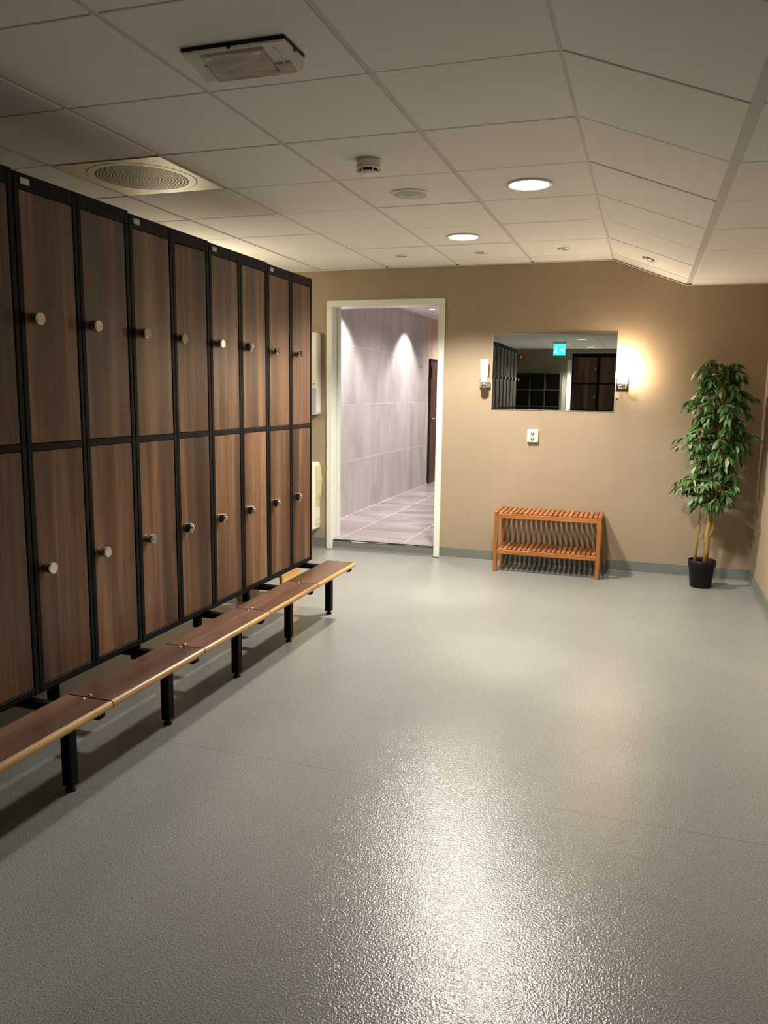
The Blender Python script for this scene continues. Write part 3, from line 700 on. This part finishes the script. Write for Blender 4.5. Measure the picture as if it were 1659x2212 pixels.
# ------------------------------------------------------------------ potted artificial tree
def tree():
    px, py = .458, 6.165
    t = thing('potted_tree', 'artificial ficus tree in a black plastic pot in the corner', 'plant', (px, py, 0))
    MB().lathe([(.070, 0), (.074, .004), (.090, .150), (.0945, .152), (.097, .204), (.094, .206), (.088, .200), (.084, .155), (.066, .01)], 48, caps=False).lathe([(0, .003), (.070, 0)], 48, caps=False).build('pot', M['blackp'], t)
    MB().lathe([(.085, .165), (.04, .178), (0, .182)], 32, caps=False).build('soil', M['soil'], t)
    r = random.Random(21)
    def stem(pts, r0, r1, name, par=t):
        n = len(pts); rad = [(r0+(r1-r0)*k/(n-1))*r.uniform(.92, 1.08) for k in range(n)]
        return MB().tube(pts, rad, 10).build(name, M['bark'], par)
    main = [(.022, 0, .16), (.026, 0, .28), (.024, .0, .40), (.034, .0, .52), (.040, .0, .66), (.040, .01, .82), (.050, .005, .98), (.050, 0, 1.14), (.060, .0, 1.30), (.055, 0, 1.48), (.06, 0, 1.58)]
    tr = stem(main, .0215, .006, 'trunk')
    stem([(-.052, -.02, .16), (-.050, -.02, .26), (-.046, -.02, .33), (-.040, -.015, .42), (-.034, -.015, .50), (-.012, -.01, .55), (-.006, -.005, .62), (-.02, 0, .74)], .012, .006, 'trunk')
    stem([(-.044, -.02, .33), (-.030, -.03, .37), (-.028, -.03, .395)], .007, .003, 'twig', tr)
    stem([(-.040, -.015, .47), (-.040, -.02, .56), (-.030, -.01, .68)], .009, .006, 'twig', tr)
    stem([(.030, 0, .36), (.052, -.01, .42), (.066, -.01, .52), (.074, -.01, .64), (.09, -.01, .78)], .0105, .006, 'twig', tr)
    # envelope of the crown: (z, left, right) relative to the pot axis
    env = [(.60, -.14, .16), (.70, -.20, .19), (.80, -.22, .21), (.90, -.16, .22), (1.0, -.21, .27), (1.12, -.235, .30), (1.22, -.17, .29), (1.32, -.20, .27), (1.42, -.20, .28), (1.50, -.12, .25), (1.58, -.17, .23), (1.66, -.08, .16)]
    def ext(z):
        for a, b in zip(env[:-1], env[1:]):
            if a[0] <= z <= b[0]:
                k = (z-a[0])/(b[0]-a[0]); return a[1]+(b[1]-a[1])*k, a[2]+(b[2]-a[2])*k
        return (-.1, .12)
    def leaf_mesh(i):
        L, Wd, bend, cup = 1., .31+.05*(i % 3), .18+.12*(i % 2), .10
        v = []; prof = [(0, .02), (.18, .62), (.42, 1.), (.68, .72), (.88, .28), (1., .01)]
        for u, wd in prof:
            z = -bend*u*u
            for s in (-1, 0, 1): v.append((u*L, s*wd*Wd/2, z+(cup*wd*.5 if s else 0)))
        f = []
        for k in range(len(prof)-1):
            for s in (0, 1): f.append((3*k+s, 3*k+3+s, 3*k+4+s, 3*k+1+s))
        return v, f
    shapes = [leaf_mesh(i) for i in range(4)]
    meshes = {(i, c): MB().add(*shapes[i], True).mesh('leaf', M['leaf'][c]) for i in range(4) for c in range(3)}
    zt = lambda z: next((Vector(a).lerp(Vector(b), (z-a[2])/(b[2]-a[2])) for a, b in zip(main[:-1], main[1:]) if a[2] <= z <= b[2]), Vector(main[-1]))
    leaves = []
    twigs = MB()
    N = 185
    for k in range(N):
        tz = .62+1.02*((k+.5)/N)+r.uniform(-.02, .02)
        if .86 < tz < .96 and r.random() < .45: continue
        a = k*2.39996+r.uniform(-.5, .5)
        le, ri = ext(tz); cx = (le+ri)/2; rx = (ri-le)/2
        dpt = min(rx*1.02, .24)
        reach = r.uniform(.62, 1.08)*(.70+.32*abs(math.cos(math.pi*(tz-.76)/.31)))
        tip = Vector((cx+rx*math.cos(a)*reach, dpt*math.sin(a)*reach, tz+r.uniform(-.015, .035)))
        st = zt(min(max(tz-r.uniform(.05, .14), .58), 1.57)); midp = st.lerp(tip, .55)+Vector((0, 0, .045))
        tip.z -= r.uniform(.01, .055)
        pts = [st, st.lerp(midp, .5)+Vector((0, 0, .01)), midp, midp.lerp(tip, .55)+Vector((0, 0, .008)), tip]
        twigs.tube(pts, [.003, .0026, .0022, .0025, .001], 5)
        nl = r.randint(9, 13)
        for j in range(nl):
            u = .30+.70*(j+.5)/nl; s = u*4; i0 = min(int(s), 3); p = pts[i0].lerp(pts[i0+1], s-i0)
            d = (pts[i0+1]-pts[i0]).normalized(); side = d.cross(Vector((0, 0, 1))).normalized()*(1 if j % 2 else -1)
            dr = (d*r.uniform(.35, .9)+side*r.uniform(.4, 1.)+Vector((0, 0, r.uniform(-.85, .12)))).normalized()
            if j == nl-1: dr = (d+Vector((0, 0, -.5))).normalized()
            leaves.append((p, dr, r.uniform(.060, .090), r.uniform(-.7, .7)))
    twigs.build('twigs', M['bark'], tr)
    wallx = XR-px-.012; wally = D-py-.012
    mats = []
    for p, d, L, roll in leaves:
        e = p+d*L
        if e.x > wallx or p.x > wallx: d.x = -abs(d.x); p.x = min(p.x, wallx-.01)
        if e.y > wally or p.y > wally: d.y = -abs(d.y); p.y = min(p.y, wally-.01)
        x = d.normalized(); z = (Vector((0, 0, 1))-x*x.z); z = z.normalized() if z.length > .05 else x.orthogonal().normalized()
        y = z.cross(x); q = Matrix.Rotation(roll, 3, x); y = q @ y; z = q @ z
        m = Matrix((x*L, y*L, z*L)).transposed().to_4x4(); m.translation = p
        mats.append((m, p+x*L*.5))
    # nearest to the room are single leaves, the rest one mass
    order = sorted(range(len(mats)), key=lambda i: mats[i][1].y+.35*mats[i][1].x)
    ci = lambda: r.choices((0, 1, 2), (5, 4, 1.3))[0]
    for i in order[:300]:
        o = obj('leaf', meshes[(r.randrange(4), ci())], t); o.matrix_basis = mats[i][0]
    rest = MB()
    for i in order[300:]:
        v, f = shapes[r.randrange(4)]; rest.cur = ci()
        rest.add([mats[i][0] @ Vector(p) for p in v], f, True)
    o = rest.build('foliage', M['leaf'], t); o['kind'] = 'stuff'
tree()

# ------------------------------------------------------------------ what the mirror shows behind the camera
def behind():
    # four-tier lockers facing the mirror
    w, H, y, dep = .44, 2.09, -1.0, .5
    tier = .452; z0 = H-.05-4*tier
    b = MB().box(.0015, w-.0015, -dep, -.022, z0-.04, H)
    for a, c in ((.0015, .018), (w-.018, w-.0015)): b.box(a, c, -.024, 0, z0-.04, H, .001)
    for k in range(5):
        zz = z0+k*tier; b.box(.018, w-.018, -.024, -.001, zz-(.04 if k == 0 else .012), zz+(.05 if k == 4 else .012), .001)
    for a in (.02, w-.06):
        for c in (-dep+.02, -.08): b.box(a, a+.04, c, c+.04, 0, z0-.04)
    bm = b.mesh('carcass', M['black'])
    dm = MB().box(-(w-.040), 0, -.017, 0, 0, tier-.028, .0014).mesh('door', M['wood'])
    km = MB().lathe([(.014, 0), (.017, .012), (.017, .032), (.015, .034), (0, .034)], 24, 'y').mesh('lock_knob', M['chrome'])
    for i in range(4):
        t = thing('storage_locker', ['four-tier walnut locker nearest the white door frame in the mirror', 'four-tier walnut locker at the right edge of the mirror', 'four-tier walnut locker directly behind the camera', 'four-tier walnut locker behind the camera by the right wall'][i], 'locker', (-1.245+w*i, y, 0), group='four-tier lockers behind the camera')
        obj('carcass', bm, t)
        for k in range(4):
            d = obj('door', dm, t, (w-.020, -.003, z0+k*tier+.014)); obj('lock_knob', km, d, (-.030, 0, tier*.5))
    # black cube shelf
    x0, cw, rh, n, m, th, dp = -2.90, .337, .372, 3, 5, .022, .39
    t = thing('cube_shelf', 'black open cube shelving on the back wall in the mirror', 'shelf', (x0, YB+.001, 0))
    for k in range(n+1): MB().box(k*cw-th/2, k*cw+th/2, 0, dp, 0, m*rh+th, .001).build('upright', M['cube'], t)
    for k in range(m+1):
        for j in range(n): MB().box(j*cw+th/2, (j+1)*cw-th/2, 0, dp, k*rh, k*rh+th, .001).build('shelf_board', M['cube'], t)
    MB().box(th/2, n*cw-th/2, 0, .006, th, m*rh).build('back_panel', M['cube'], t)
    # white door
    d = bpy.data.objects.new('door_3', None); COL.objects.link(d); d.location = (-1.775, YB, 0); struct(d, 'white door in the back wall seen in the mirror')
    for a, c in ((0, .075), (.875, .95)): MB().box(a, c, 0, .02, 0, 2.17, .002).build('frame_post', M['white'], d)
    MB().box(.075, .875, 0, .02, 2.095, 2.17, .002).build('frame_head', M['white'], d)
    lf = MB().box(.08, .87, 0, .012, .005, 2.09, .002).build('door_leaf', M['white'], d)
    MB().tube([(.15, .012, 1.03), (.15, .05, 1.03), (.26, .05, 1.03)], .009, 10).build('handle', M['chrome'], lf)
    # fire alarm sounder
    t = thing('fire_alarm', 'round red fire alarm sounder on the back wall in the mirror', 'alarm', (-2.83, YB, 2.25))
    MB().lathe([(.075, 0), (.075, .035), (.060, .055), (.045, .058)], 32, 'y').build('sounder_body', M['red'], t)
    MB().lathe([(.036, .058), (.030, .066), (0, .067)], 28, 'y', caps=False).build('centre_cap', M['plastic'], t)
    # hanging exit sign
    t = thing('exit_sign', 'glowing green exit sign hanging from the ceiling in the mirror', 'sign', (-1.675, -3.0, ZC))
    MB().box(-.125, .125, -.022, .022, -.055, 0, .003).build('lamp_housing', M['plastic'], t)
    f = MB().box(-.115, .115, -.006, .006, -.270, -.055, .002).build('sign_panel', M['exit'], t)
    pm = MB()      # running figure and arrow, both faces
    for s in (-1, 1):
        y0, y1 = (.006, .0068) if s > 0 else (-.0068, -.006)
        pm.box(-.075, -.055, y0, y1, -.125, -.105)
        pm.prism([(-.072, -.130), (-.048, -.134), (-.058, -.185), (-.082, -.180)], y0, y1)
        pm.prism([(-.082, -.178), (-.066, -.180), (-.090, -.225), (-.106, -.222)], y0, y1)
        pm.prism([(-.070, -.180), (-.058, -.182), (-.034, -.215), (-.046, -.225)], y0, y1)
        pm.box(.0, .055, y0, y1, -.172, -.158)
        pm.prism([(.050, -.135), (.092, -.165), (.050, -.195)], y0, y1)
    pm.build('pictogram', M['exitmark'], f)
behind()
